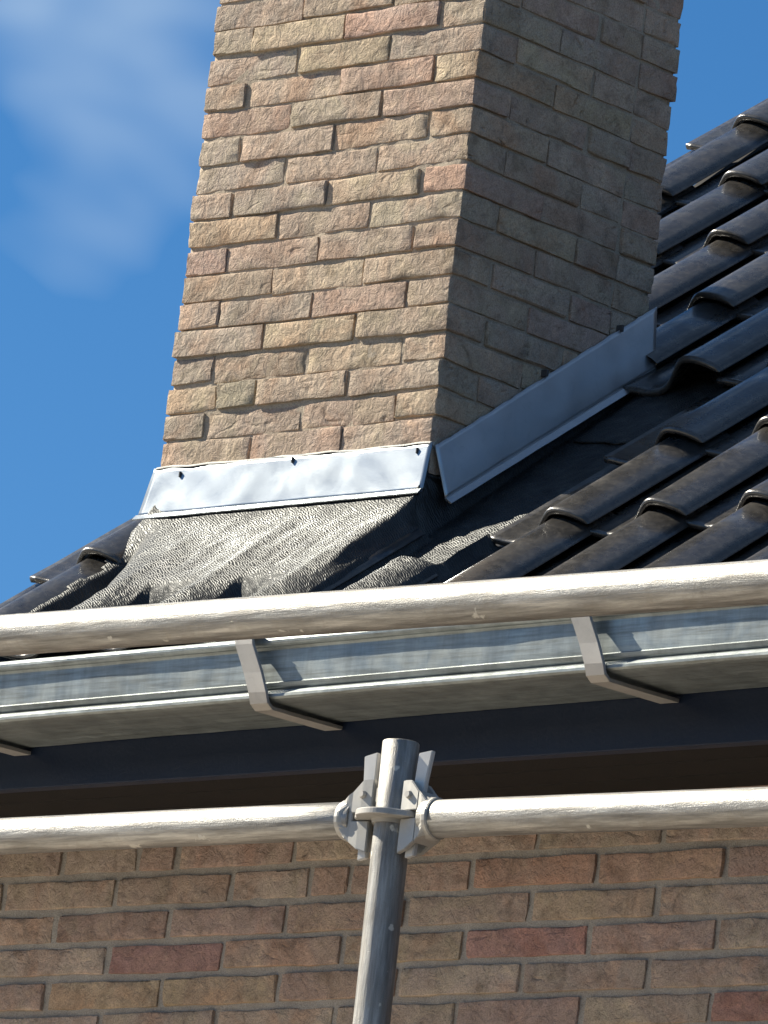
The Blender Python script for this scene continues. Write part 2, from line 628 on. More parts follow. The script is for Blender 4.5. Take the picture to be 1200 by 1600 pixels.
# ------------------------------------------------------------------ house wall
wall = empty('brick_wall', (0.0, 0.0, 0.0))
tag(wall, 'shaded red brown brick house wall with grey joints below the dark eaves', 'wall')
HW, MOD, WJ = 0.05466, 0.25, 0.0125
WX0, WX1 = -0.42, 2.0
HX0 = -2.6        # unseen front and eaves added leftward to keep sun off the wall
WZ = 3.967
WTOP = WZ + HW * 1.5
NR = 14
WCOL = [(0.345, 0.248, 0.20), (0.36, 0.272, 0.215), (0.335, 0.238, 0.19), (0.37, 0.288, 0.225), (0.345, 0.268, 0.215)]
special = {(3, 0): (0.325, 0.195, 0.168), (3, 3): (0.335, 0.20, 0.17), (4, 0): (0.42, 0.315, 0.22), (4, 1): (0.39, 0.29, 0.205), (5, 5): (0.325, 0.20, 0.168),
           (3, 1): (0.385, 0.275, 0.215), (2, 4): (0.38, 0.28, 0.20), (1, 3): (0.345, 0.225, 0.165), (1, 4): (0.355, 0.235, 0.17), (3, 2): (0.37, 0.28, 0.205)}
for r in range(-1, NR):
    zc = WZ - r * HW
    odd = r % 2
    i = -3
    while True:
        a = i * MOD - (0 if odd else MOD / 2)
        b = a + MOD
        i += 1
        if a >= WX1:
            break
        if b <= WX0 + 0.03:
            continue
        a2, b2 = max(a, WX0), min(b, WX1)
        cuts = [(a2, b2)]
        if (r, i - 1) in ((1, 1), (0, 0)):
            cuts = [(a2, a2 + 0.167), (a2 + 0.167, b2)]
        for (p, q) in cuts:
            if q - p < 0.05:
                continue
            col = vary(tuple(1.30 * q_ for q_ in special.get((r, i - 1), random.choice(WCOL))), 0.09)
            place_brick(wall, M_WBRICK, p + WJ / 2, q - WJ / 2, 0.0, 0.11, zc - HW / 2 + 0.0058, zc + HW / 2 - 0.0058, col, 0.0022, 0.006)
ZB = WZ - (NR - 0.5) * HW


def relief_panel(name, x0, x1, z0, z1, y, amp, step):
    nx, nz = int((x1 - x0) / step), int((z1 - z0) / step)
    vs = [(x0 + (x1 - x0) * i / nx, y + amp * noise.noise(Vector((i * 0.31, k * 0.31, 1.5))), z0 + (z1 - z0) * k / nz) for k in range(nz + 1) for i in range(nx + 1)]
    fs = [(k * (nx + 1) + i, k * (nx + 1) + i + 1, (k + 1) * (nx + 1) + i + 1, (k + 1) * (nx + 1) + i) for k in range(nz) for i in range(nx)]
    # give it a back so it is a slab
    b = len(vs)
    vs += [(x0, y + 0.09, z0), (x1, y + 0.09, z0), (x1, y + 0.09, z1), (x0, y + 0.09, z1)]
    fs.append((b + 3, b + 2, b + 1, b))
    return mesh_from(name, vs, fs)


put('mortar_joints', relief_panel('mortar_joints', WX0 + 0.004, WX1, ZB - 0.03, WTOP, 0.0045, 0.0024, 0.011), M_WMORTAR, wall)
# inner leaf and the storey below, with the gable ends
HD = 6.2
hb = bmesh.new()
for (x0, x1, y0, y1, z0, z1) in ((HX0 + 0.01, 9.0, 0.115, 0.30, ZB - 0.03, 4.02), (HX0, 9.0, 0.0, 0.30, 0.0, ZB - 0.004), (WX1 + 0.01, 9.0, 0.0, 0.11, ZB, 4.02), (HX0, WX0 - 0.01, 0.0, 0.11, ZB, 4.02), (HX0, HX0 + 0.3, 0.31, HD, 0, 4.0), (8.7, 9.0, 0.31, HD, 0, 4.0), (HX0, 9.0, HD + 0.004, HD + 0.3, 0, 4.0)):
    bmesh.ops.create_cube(hb, size=1.0, matrix=Matrix.Translation(((x0 + x1) / 2, (y0 + y1) / 2, (z0 + z1) / 2)) @ Matrix.Diagonal((x1 - x0, y1 - y0, z1 - z0, 1)))
me = bpy.data.meshes.new('lower_wall')
hb.to_mesh(me)
hb.free()
put('lower_wall', me, M_FARBRICK, wall)

# ------------------------------------------------------------------ roof
PITCH = rad(38)
CP, SP = math.cos(PITCH), math.sin(PITCH)
RY, RZ = -0.33, 4.2316


def rp(x, s, h):
    return Vector((x, RY + s * CP - h * SP, RZ + s * SP + h * CP))


roof = empty('tiled_roof', (0.9, RY, RZ))
tag(roof, 'pitched roof of glossy black interlocking roll tiles behind the gutter', 'roof')
TW, GAUGE, TLEN, TTH = 0.193, 0.302, 0.365, 0.010
CREST0, S0 = 1.015, 0.205
UC = 0.140           # crest position inside a tile
TE = 0.204           # right edge of the roll
NOSE = 0.018


def sstep(a, b, x):
    if a > b:
        return 1 - sstep(b, a, x)
    t = max(0.0, min(1.0, (x - a) / (b - a)))
    return t * t * (3 - 2 * t)


def prof(u):
    """height of a tile across its width"""
    if u < 0.05:
        return 0.011 - 0.011 * sstep(-0.005, 0.05, u)
    if u < UC:
        t = (u - 0.05) / (UC - 0.05)
        return 0.050 * (0.5 - 0.5 * math.cos(math.pi * t ** 1.5))
    t = (u - UC) / (TE - UC)
    return 0.050 * math.cos(t * 1.02) ** 0.9 - 0.003 * t


def tile_h(x, s, k=None):
    if k is None:
        k = math.floor((x - CREST0 + UC) / TW)
    u = x - (CREST0 + k * TW - UC)
    j = math.floor((s - S0) / GAUGE)
    off = NOSE * (1 - (s - (S0 + j * GAUGE)) / TLEN)
    h = prof(u)
    if u < TE - TW:      # still under the neighbour's roll
        h = max(h, prof(u + TW))
    return h + off


def make_tile(v):
    us = [0.0, 0.012, 0.025, 0.04, 0.055, 0.07, 0.082] + [0.082 + (TE - 0.082) * i / 15 for i in range(1, 16)]
    ss = [0.0, 0.003, 0.010, 0.06, 0.2, TLEN]
    vs, fs = [], []
    nu, ns = len(us), len(ss)
    for layer in (0, 1):
        for si, s in enumerate(ss):
            for u in us:
                off = NOSE * (1 - s / TLEN)
                h = prof(u) + off
                h += 0.0012 * noise.noise(Vector((u * 14, s * 9, v * 3.7)))
                # nose bead
                flare = 0.0015 * max(0.0, 1 - s / 0.03) if s > 0.001 else -0.0015
                edge = 0.0045 * max(0.0, (u - (TE - 0.008)) / 0.008)
                if layer == 0:
                    h += flare - edge
                else:
                    h -= TTH - edge
                    if s < 0.001:
                        h += 0.0015
                wob = 0.0015 * noise.noise(Vector((u * 20, v * 5.1, 0.3))) if s < 0.02 else 0.0
                vs.append((u - UC, s + wob, h))
    n1 = nu * ns
    for si in range(ns - 1):
        for i in range(nu - 1):
            a = si * nu + i
            fs.append((a, a + 1, a + nu + 1, a + nu))
            fs.append((n1 + a, n1 + a + nu, n1 + a + nu + 1, n1 + a + 1))
    for i in range(nu - 1):
        fs.append((i, n1 + i, n1 + i + 1, i + 1))
        a = (ns - 1) * nu + i
        fs.append((a, a + 1, n1 + a + 1, n1 + a))
    for si in range(ns - 1):
        a = si * nu
        fs.append((a, a + nu, n1 + a + nu, n1 + a))
        a = si * nu + nu - 1
        fs.append((a, n1 + a, n1 + a + nu, a + nu))
    me = mesh_from('roof_tile', vs, fs)
    me.materials.append(M_TILE)
    return fix_normals(me)


TILES = [make_tile(v) for v in range(5)]
CX0, CX1, CY0, CY1 = 0.082, 0.660, -0.1008, 0.360
for j in range(-1, 12):
    for k in range(-5, 8):
        if j == -1 and k == -1:
            continue
        if j in (0, 1) and -4 <= k <= -1:
            continue
        if j == 2 and -4 <= k <= -2:
            continue
        o = bpy.data.objects.new('roof_tile', random.choice(TILES))
        COL.objects.link(o)
        o.parent = roof
        o.location = rp(CREST0 + k * TW + random.uniform(-1, 1) * 0.0012, S0 + j * GAUGE + random.uniform(-1, 1) * 0.003, random.uniform(0, 1) * 0.001) - Vector(roof.location)
        o.rotation_euler = (PITCH + random.uniform(-1, 1) * 0.004, random.uniform(-1, 1) * 0.012, random.uniform(-1, 1) * 0.007)
# the tile beside the back of the stack is cut short
bm = bmesh.new()
bm.from_mesh(TILES[2])
bmesh.ops.bisect_plane(bm, geom=bm.verts[:] + bm.edges[:] + bm.faces[:], plane_co=(0, 0.085, 0), plane_no=(0.0, -1, 0), clear_outer=True)
cut = bpy.data.meshes.new('roof_tile')
bm.to_mesh(cut)
bm.free()
cut.materials.append(M_TILE)
o = bpy.data.objects.new('roof_tile', cut)
COL.objects.link(o)
o.parent = roof
o.location = rp(CREST0 - 2 * TW, S0 + 2 * GAUGE, 0.0) - Vector(roof.location)
o.rotation_euler = (PITCH, 0, 0)
bm = bmesh.new()
bm.from_mesh(TILES[1])
bmesh.ops.bisect_plane(bm, geom=bm.verts[:] + bm.edges[:] + bm.faces[:], plane_co=(0, 0.165, 0), plane_no=(0.0, 1, 0), clear_outer=True)
cut = bpy.data.meshes.new('roof_tile')
bm.to_mesh(cut)
bm.free()
cut.materials.append(M_TILE)
o = bpy.data.objects.new('roof_tile', cut)
COL.objects.link(o)
o.parent = roof
o.location = rp(CREST0 - TW, S0 - GAUGE, 0.0) - Vector(roof.location)
o.rotation_euler = (PITCH, 0, 0)
# roof carried on beyond the picture to block ground bounce: one joined part
bm = bmesh.new()
for j in range(-1, 12):
    for k in range(8, 41):
        a = len(bm.verts)
        bm.from_mesh(TILES[(j * 3 + k * 7) % 5])
        bm.verts.ensure_lookup_table()
        T = Matrix.Translation(rp(CREST0 + k * TW, S0 + j * GAUGE, 0.0005)) @ Matrix.Rotation(PITCH, 4, 'X')
        for v in bm.verts[a:]:
            v.co = T @ v.co
me = bpy.data.meshes.new('distant_tiles')
bm.to_mesh(me)
bm.free()
me.shade_smooth()
tag(put('distant_tiles', me, M_TILE, roof), kind='stuff')
# roofing deck below the tiles and the far slope
SMAX = S0 + 12 * GAUGE
RX0, RX1 = CREST0 - 5 * TW - 0.11, CREST0 + 40 * TW + 0.08
top = rp(0, SMAX, -0.03)
vs = [rp(RX0, -0.10, -0.03), rp(RX1, -0.10, -0.03), rp(RX1, SMAX, -0.03), rp(RX0, SMAX, -0.03)]
vs += [Vector((v.x, v.y + 0.02, v.z - 0.05)) for v in vs]
me = mesh_from('roof_deck', vs, [(0, 1, 2, 3), (7, 6, 5, 4), (0, 4, 5, 1), (1, 5, 6, 2), (2, 6, 7, 3), (3, 7, 4, 0)], False)
put('roof_deck', me, M_DECK, roof)
vs = [Vector((RX0, top.y, top.z)), Vector((RX1, top.y, top.z)), Vector((RX1, 2 * top.y - RY, RZ - 0.05)), Vector((RX0, 2 * top.y - RY, RZ - 0.05))]
vs += [Vector((v.x, v.y, v.z - 0.05)) for v in vs]
me = mesh_from('far_slope', vs, [(0, 1, 2, 3), (7, 6, 5, 4), (0, 4, 5, 1), (1, 5, 6, 2), (2, 6, 7, 3), (3, 7, 4, 0)], False)
put('far_slope', me, M_TILE, roof)
put('added_flat_roof', box_mesh('added_flat_roof', HX0, RX0 - 0.01, -0.245, HD, 4.046, 4.10), M_DECK, roof)  # added roof over the lengthened eaves that shade the wall
# eaves: navy fascia board and dark soffit
FY = -0.268
EX0, EX1 = HX0, 9.0
fm = box_mesh('fascia_board', EX0, EX1, FY, FY + 0.022, 4.024, 4.205, 0.002)
put('fascia_board', fm, M_FASCIA, roof, rot=(0, 0, 0))
for v in fm.vertices:
    v.co.z += 0.0067 * (max(-1, min(2.5, v.co.x)) - 0.92)
b0 = FY + 0.0225
nb = 3
for q in range(nb):
    ya, yb = b0 + (0.0 - b0) * q / nb, b0 + (0.0 - b0) * (q + 1) / nb - 0.003
    sm = box_mesh('soffit_board', EX0, EX1, ya, yb, 4.0285, 4.042, 0.0015)
    for v in sm.vertices:
        v.co.z += 0.0067 * (max(-1, min(2.5, v.co.x)) - 0.92)
    put('soffit_board', sm, M_SOFFIT, roof)

# ------------------------------------------------------------------ chimney
ch = empty('chimney', ((CX0 + CX1) / 2, (CY0 + CY1) / 2, 4.40))
tag(ch, 'square tan brick chimney with zinc flashing rising through the black roof', 'chimney')
HC, CJ, BW = 0.0451, 0.0052, 0.086
FZ = 4.5638            # top of the front flashing
CW, CDP = CX1 - CX0, CY1 - CY0
NC = 24
front_col = {0: [TAN, BROWN, TAN], 1: [GREYT, TAN, BROWN, OCHRE], 3: [GREYT, TAN, OCHRE, TAN], 4: [GREYT, OCHRE, TAN], 6: [TAN, OCHRE, TAN], 9: [GREYT, GREYT, OCHRE, PINK],
             11: [GREYT, TAN, TAN, OCHRE], 12: [PINK, GREYT, PINK], 13: [GREYT, TAN, PINK, OCHRE], 14: [GREYT, OCHRE, GREYT], 15: [GREYT, OCHRE, PINK, GREYT], 16: [GREYT, TAN, OCHRE]}
pal = [TAN, TAN, OCHRE, GREYT, GREYT, BROWN, PINK]


def ccol(k, i):
    return vary(front_col[k][i], 0.06) if k in front_col and i < len(front_col[k]) else vary(random.choice(pal), 0.08)


def crow(k, x0, x1, y0, y1, col):
    zc = FZ + (k + 0.5) * HC
    h = HC - 0.0047
    place_brick(ch, M_CBRICK, x0, x1, y0, y1, zc - h / 2, zc + h / 2, col, 0.0024, 0.010, 0.0027)


for k in range(-1, NC):
    if k % 2 == 0:
        n = 3
        L = (CW - (n - 1) * CJ) / n
        for i in range(n):
            a = CX0 + i * (L + CJ)
            if k == 2 and i == 0:        # a cut brick in this course
                crow(k, a, a + L * 0.55, CY0, CY0 + BW, ccol(k, 0))
                crow(k, a + L * 0.55 + CJ, a + L, CY0, CY0 + BW, vary((0.36, 0.31, 0.24)))
            else:
                crow(k, a, a + L, CY0, CY0 + BW, ccol(k, i))
            crow(k, a, a + L, CY1 - BW, CY1, vary(random.choice(pal)))
        ys, ye = CY0 + BW + CJ, CY1 - BW - CJ
        L = (ye - ys - CJ) / 2 if ye - ys > 0.22 else ye - ys
        splits = [(ys, ys + 0.178), (ys + 0.178 + CJ, ye)]
        for (p, q) in splits:
            crow(k, CX1 - BW, CX1, p, q, vary(random.choice(pal)))
            crow(k, CX0, CX0 + BW, p, q, vary(random.choice(pal)))
    else:
        L = (CDP - BW - 2 * CJ) / 2
        for xs, xe, i0 in ((CX0, CX0 + BW, 0), (CX1 - BW, CX1, 3)):
            crow(k, xs, xe, CY0, CY0 + L, ccol(k, i0))
            crow(k, xs, xe, CY0 + L + CJ, CY0 + 2 * L + CJ, vary(random.choice(pal)))
            crow(k, xs, xe, CY1 - BW, CY1, vary(random.choice(pal)))
        xs, xe = CX0 + BW + CJ, CX1 - BW - CJ
        L2 = (xe - xs - CJ) / 2
        for i in range(2):
            a = xs + i * (L2 + CJ)
            crow(k, a, a + L2, CY0, CY0 + BW, ccol(k, i + 1))
            crow(k, a, a + L2, CY1 - BW, CY1, vary(random.choice(pal)))


def relief_box(name, x0, x1, y0, y1, z0, z1, amp, step):
    """closed box whose upright faces wander a little, for pointed mortar"""
    nx, ny, nz = int((x1 - x0) / step), int((y1 - y0) / step), int((z1 - z0) / step)
    loop = [(x0 + (x1 - x0) * i / nx, y0, 0, -1) for i in range(nx)] + [(x1, y0 + (y1 - y0) * i / ny, 1, 0) for i in range(ny)]
    loop += [(x1 - (x1 - x0) * i / nx, y1, 0, 1) for i in range(nx)] + [(x0, y1 - (y1 - y0) * i / ny, -1, 0) for i in range(ny)]
    n = len(loop)
    vs, fs = [], []
    for k in range(nz + 1):
        z = z0 + (z1 - z0) * k / nz
        for (x, y, ax, ay) in loop:
            d = amp * noise.noise(Vector((x * 31, y * 31, z * 31))) + amp * 0.8 * noise.noise(Vector((x * 90, y * 90, z * 90)))
            vs.append((x + ax * d, y + ay * d, z))
    for k in range(nz):
        for i in range(n):
            j = (i + 1) % n
            fs.append((k * n + i, k * n + j, (k + 1) * n + j, (k + 1) * n + i))
    fs.append(tuple(reversed(range(n))))
    fs.append(tuple(range(nz * n, nz * n + n)))
    return mesh_from(name, vs, fs)


INS = 0.0042
put('mortar_joints', relief_box('mortar_joints', CX0 + INS, CX1 - INS, CY0 + INS, CY1 - INS, 4.30, FZ + NC * HC, 0.0016, 0.011), M_CMORTAR, ch)
# concrete capping far above the picture
put('capping_slab', box_mesh('capping_slab', CX0 - 0.04, CX1 + 0.04, CY0 - 0.04, CY1 + 0.04, FZ + NC * HC + 0.001, FZ + NC * HC + 0.07, 0.006), M_CONC, ch)


def sheet(name, pts, nrm, nu, nv, thick, amp, scl, mat, parent):
    """thin metal plate through four corners (tl, tr, br, bl), slightly buckled"""
    tl, tr, br, bl = [Vector(p) for p in pts]
    nrm = Vector(nrm).normalized()
    vs, fs = [], []
    for layer in (0, 1):
        for j in range(nv + 1):
            for i in range(nu + 1):
                a, b = i / nu, j / nv
                p = (tl * (1 - a) + tr * a) * (1 - b) + (bl * (1 - a) + br * a) * b
                d = amp * noise.noise(p * scl) + amp * 0.4 * noise.noise(p * scl * 2.7 + Vector((4, 4, 4)))
                rag = 0.0025 * noise.noise(p * 34) + 0.002 * noise.noise(p * 80)
                p = p + nrm * (d - layer * thick)
                if j == 0:
                    p.z += rag
                vs.append(p)
    n1 = (nu + 1) * (nv + 1)
    for j in range(nv):
        for i in range(nu):
            a = j * (nu + 1) + i
            fs.append((a, a + 1, a + nu + 2, a + nu + 1))
            fs.append((n1 + a, n1 + a + nu + 1, n1 + a + nu + 2, n1 + a + 1))
    for i in range(nu):
        fs.append((i, n1 + i, n1 + i + 1, i + 1))
        a = nv * (nu + 1) + i
        fs.append((a, a + 1, n1 + a + 1, n1 + a))
    for j in range(nv):
        a = j * (nu + 1)
        fs.append((a, a + nu + 1, n1 + a + nu + 1, n1 + a))
        a += nu
        fs.append((a, n1 + a, n1 + a + nu + 1, a + nu + 1))
    me = mesh_from(name, vs, fs)
    fix_normals(me)
    return put(name, me, mat, parent)


def child_at_world(name, me, mat, parent_part):
    """a sub-part whose mesh is in world coordinates"""
    me.materials.append(mat)
    o = bpy.data.objects.new(name, me)
    COL.objects.link(o)
    o.parent = parent_part
    off = Vector(parent_part.location)
    if parent_part.parent:
        off = off + Vector(parent_part.parent.location)
    o.location = -off
    return o


# front flashing: plate, folded drip edge, clips
FYT, FYB = CY0 - 0.006, CY0 - 0.018
ff = sheet('front_flashing', [(CX0 - 0.005, FYT, FZ + 0.002), (CX1 + 0.006, FYT, FZ + 0.002), (CX1 + 0.007, FYB, FZ - 0.076), (CX0 - 0.018, FYB, FZ - 0.078)], (0, -1, 0.12), 60, 12, 0.0014, 0.0016, 9, M_FLASH, ch)
ff['label'] = 'bright zinc front flashing strip reflecting the sky'


def strip(name, a, b, prof_pts, n, jit=0.0):
    """extrude an open profile (offset vectors) from a to b as a thin band"""
    a, b = Vector(a), Vector(b)
    vs, fs = [], []
    m_ = len(prof_pts)
    for i in range(n + 1):
        t = i / n
        for q in prof_pts:
            p = a.lerp(b, t) + Vector(q)
            if jit:
                p += Vector((0, jit * noise.noise(p * 21), jit * noise.noise(p * 23 + Vector((3, 3, 3)))))
            vs.append(p)
    for i in range(n):
        for j in range(m_):
            k = (j + 1) % m_
            fs.append((i * m_ + j, i * m_ + k, (i + 1) * m_ + k, (i + 1) * m_ + j))
    fs.append(tuple(range(m_)))
    fs.append(tuple(reversed(range(n * m_, n * m_ + m_))))
    me = mesh_from(name, vs, fs, False)
    return fix_normals(me)


hem = strip('drip_edge', (CX0 - 0.0185, FYB, FZ - 0.077), (CX1 + 0.0075, FYB, FZ - 0.075), [(0, 0.001, 0.002), (0, -0.003, 0.001), (0, -0.0105, -0.0075), (0, -0.0095, -0.009), (0, 0.0, -0.003)], 40, 0.0006)
child_at_world('drip_edge', hem, M_FLASH, ff)
for nx_, nz_ in ((0.137, FZ - 0.012), (0.377, FZ - 0.006), (0.638, FZ - 0.010)):
    nm = box_mesh('clip', nx_ - 0.0011, nx_ + 0.0011, FYT - 0.0045, FYT + 0.01, nz_ - 0.004, nz_ + 0.005, 0.0004)
    child_at_world('clip', nm, M_NAIL, ff)
# ragged pale strip painted in for the reflecting top edge of the plate
sv = strip('edge_glint', (CX0 - 0.002, CY0 - 0.003, FZ + 0.002), (CX1 + 0.002, CY0 - 0.003, FZ + 0.002), [(0, -0.0035, -0.001), (0, -0.003, 0.0008), (0, 0.0, 0.0028), (0, 0.006, 0.003), (0, 0.006, -0.002)], 220, 0.0026)
put('edge_glint', sv, M_GLINT, ch)
# side flashing follows the roof pitch
SX = CX1 + 0.006
sf = sheet('side_flashing', [(SX, CY0 + 0.001, 4.562), (SX, CY1 + 0.008, 4.908), (SX + 0.014, CY1 + 0.006, 4.805), (SX + 0.014, CY0 + 0.022, 4.482)], (1, 0, 0.15), 60, 12, 0.0014, 0.0018, 7, M_FLASH2, ch)
sf['label'] = 'sloping zinc side flashing mirroring blue sky'
hem = strip('drip_edge', (SX + 0.014, CY0 + 0.022, 4.482), (SX + 0.014, CY1 + 0.006, 4.805), [(-0.001, -0.0012, 0.0016), (0.003, -0.0006, 0.0008), (0.0105, 0.004, -0.0055), (0.0095, 0.0044, -0.0068), (0.0, 0.0012, -0.0016)], 40, 0.0005)
child_at_world('drip_edge', hem, M_FLASH2, sf)
for cy_, cz_ in ((0.1286, 4.7374), (0.29, 4.852)):
    nm = box_mesh('clip', SX - 0.008, SX + 0.005, cy_ - 0.002, cy_ + 0.002, cz_ - 0.006, cz_ + 0.005, 0.0008)
    child_at_world('clip', nm, M_NAIL, sf)

# ------------------------------------------------------------------ lead-look apron dressed over the tiles
SF, SB = (CY0 - RY) / CP, (CY1 - RY) / CP      # chimney front and back along the slope


def wrinkle(x, s):
    return 0.0022 * noise.noise(Vector((x * 26, s * 26, 2.0))) + 0.0012 * noise.noise(Vector((x * 70, s * 60, 5.0)))


def row_h(x, s):
    """the eaves course alone, continued up to the stack"""
    u = x - (CREST0 + math.floor((x - CREST0 + UC) / TW) * TW - UC)
    off = NOSE * (1 - (s - (S0 - GAUGE)) / TLEN)
    return max(prof(u), prof(u + TW) if u < TE - TW else 0) + max(off, 0)


def lead_h(x, s):
    base = row_h(x, s) + 0.0045
    if x > CX1 - 0.03:                          # the side valley lies low on the boards
        flat = 0.005
        if x < CREST0 - UC:
            k = sstep(0.070, 0.135, s) * max(sstep(0.684, 0.702, x), sstep(0.266, 0.286, s))
            base = base * (1 - k) + flat * k
        elif s > S0 + 0.004:                    # slips under the next tiles
            base = 0.002
        e = max(0.0, 1 - (x - CX1) / 0.011)
        if s > SF - 0.01:
            base = max(base, base + 0.062 * e ** 1.5)
    return base + wrinkle(x, s)


def lead_p(x, s):
    """a point of the sheet: over the tiles, turned up against the front of the stack"""
    p = rp(x, s, lead_h(x, s))
    S1 = 0.065
    xm = CX0 - 0.024 + 0.55 * max(0.0, SF - 0.02 - s)
    msk = sstep(xm, xm + 0.055, x) * (1 - sstep(CX1 - 0.004, CX1 + 0.008, x))
    if msk > 0 and s <= SF + 0.03:
        bl = sstep(0.0, 0.085, s) * msk            # the sheet bridges the hollows as it nears the stack
        p = rp(x, s, lead_h(x, s) * (1 - bl) + max(lead_h(x, s), 0.060 + wrinkle(x, s)) * bl)
    if msk > 0 and S1 < s <= SF + 0.03:
        t = max(0.0, min(1.0, (s - S1) / (SF - 0.002 - S1)))
        bl = sstep(0.0, 0.085, S1)
        p3 = rp(x, S1, (row_h(x, S1) + 0.0045) * (1 - bl) + max(row_h(x, S1) + 0.0045, 0.060) * bl)
        p2 = Vector((x, CY0 - 0.066, 4.445))
        p1 = Vector((x, CY0 - 0.014, 4.462))
        p0 = Vector((x, CY0 - 0.009, FZ - 0.045))
        q = p3 * (1 - t) ** 3 + p2 * (3 * t * (1 - t) ** 2) + p1 * (3 * t * t * (1 - t)) + p0 * t ** 3
        q += Vector((0, -SP, CP)) * (1.4 * wrinkle(x * 1.1, s) * (1 - t) + 0.004 * (abs(noise.noise(Vector((x * 19, s * 13, 6.0)))) - 0.2) * (1 - t) * (0.3 + t))
        sl = (q.y - RY) * CP + (q.z - RZ) * SP      # never below the tiles
        hh = -(q.y - RY) * SP + (q.z - RZ) * CP
        lowest = row_h(x, sl) + 0.003 if sl < 0.262 else 0.0
        if hh < lowest:
            q += Vector((0, -SP, CP)) * (lowest - hh)
        p = p.lerp(q, msk * sstep(S1, S1 + 0.03, s) if s < S1 + 0.03 else msk)
    return p


step = 0.006
XL, XR, SL, ST = 0.052, 0.992, -0.075, 0.872
nx, ns = int((XR - XL) / step), int((ST - SL) / step)
vid, vs, fs = {}, [], []


def lead_in(x, s):
    wav = 0.008 * noise.noise(Vector((s * 14, 3.3, 0))) + 0.003 * noise.noise(Vector((s * 50, 1.3, 0)))
    if x < 0.066 + wav + 0.034 * sstep(0.27, 0.17, s):
        return False
    if CX0 + 0.004 < x < CX1 - 0.004 and s > SF + 0.012:
        return False
    if x <= CX0 + 0.004 and s > SF + 0.02:
        return False
    if x < CX1 + 0.0 and s > SF + 0.012:
        return False
    if x > 0.985 + wav:
        return False
    if s > 0.20 and x > 0.965:
        return False
    return True


def lv(i, j):
    if (i, j) not in vid:
        x, s = XL + i * step, SL + j * step
        if CX0 < x < CX1:
            s = min(s, SF - 0.002)
        vid[(i, j)] = len(vs)
        vs.append(lead_p(x, s))
    return vid[(i, j)]


for i in range(nx):
    for j in range(ns):
        xm, s_m = XL + (i + 0.5) * step, SL + (j + 0.5) * step
        if lead_in(xm, s_m):
            fs.append((lv(i, j), lv(i + 1, j), lv(i + 1, j + 1), lv(i, j + 1)))
me = mesh_from('lead_apron', vs, fs)
ap_o = put('lead_apron', me, M_LEAD, ch)
md = ap_o.modifiers.new('thickness', 'SOLIDIFY')
md.thickness = 0.0022
md.offset = -1
ap_o['label'] = 'grey embossed lead sheet dressed over the tiles below the stack'
# a second piece lapped over the upper end of the valley
vs, fs = [], []
n_i, n_j = 26, 34
for j in range(n_j + 1):
    for i in range(n_i + 1):
        a, b = i / n_i, j / n_j
        x = CX1 + 0.035 + a * 0.20
        s = 0.60 + 0.05 * (1 - a) + b * (0.30 - 0.05 * (1 - a)) + 0.003 * noise.noise(Vector((a * 5, 2, b)))
        vs.append(rp(x, s, lead_h(x, min(s, 0.86)) + 0.004 + 0.002 * noise.noise(Vector((x * 30, s * 30, 8)))))
for j in range(n_j):
    for i in range(n_i):
        a = j * (n_i + 1) + i
        fs.append((a, a + 1, a + n_i + 2, a + n_i + 1))
lp = put('lead_patch', mesh_from('lead_patch', vs, fs), M_LEAD, ch)
md = lp.modifiers.new('thickness', 'SOLIDIFY')
md.thickness = 0.0024
md.offset = -1

# ------------------------------------------------------------------ gutter
FALL = 0.0115
gut = empty('rain_gutter', (0.9, -0.34, 4.09))
tag(gut, 'grey zinc box gutter with beaded lip hung on strap brackets under the tiles', 'gutter')
gp = [(-0.4225, 4.168)] + [(-0.4285 + 0.0078 * math.cos(t), 4.1775 + 0.0078 * math.sin(t)) for t in [rad(30 + 24 * q) for q in range(11)]]
gp += [(-0.4252, 4.166), (-0.4248, 4.150), (-0.4240, 4.126), (-0.4236, 4.1175), (-0.4268, 4.1150), (-0.4245, 4.1085), (-0.4205, 4.1060), (-0.4280, 4.1020), (-0.4330, 4.0965), (-0.4330, 4.0925), (-0.4290, 4.0895), (-0.4200, 4.0880), (-0.400, 4.0880), (-0.300, 4.0900), (-0.2710, 4.0915), (-0.2700, 4.098), (-0.2700, 4.205), (-0.2715, 4.205), (-0.2720, 4.0990), (-0.300, 4.0925), (-0.400, 4.0905), (-0.4150, 4.0910), (-0.4200, 4.1300)]
GX0, GX1 = HX0, 3.1
vs, fs = [], []
GN = 150
for i in range(GN + 1):
    x = GX0 + (GX1 - GX0) * i / GN
    for q, (y, z) in enumerate(gp):
        d = 0.0012 * noise.noise(Vector((x * 5, q * 0.22, 1))) + 0.0005 * noise.noise(Vector((x * 17, q * 0.4, 4)))
        vs.append((x, y + (d if y < -0.29 else 0), z + FALL * (x - 0.95) + d * 0.7))
mq = len(gp)
for i in range(GN):
    for q in range(mq):
        k = (q + 1) % mq
        fs.append((i * mq + q, (i + 1) * mq + q, (i + 1) * mq + k, i * mq + k))
me = mesh_from('gutter_channel', vs, fs, False)
fix_normals(me)
put('gutter_channel', me, M_GUTTER, gut)

sp_ = [(-0.4300, 4.1895), (-0.4420, 4.1900), (-0.4490, 4.1830), (-0.4480, 4.172), (-0.4400, 4.130), (-0.4360, 4.100), (-0.4320, 4.0855), (-0.4240, 4.0805), (-0.380, 4.0815), (-0.2700, 4.0855)]


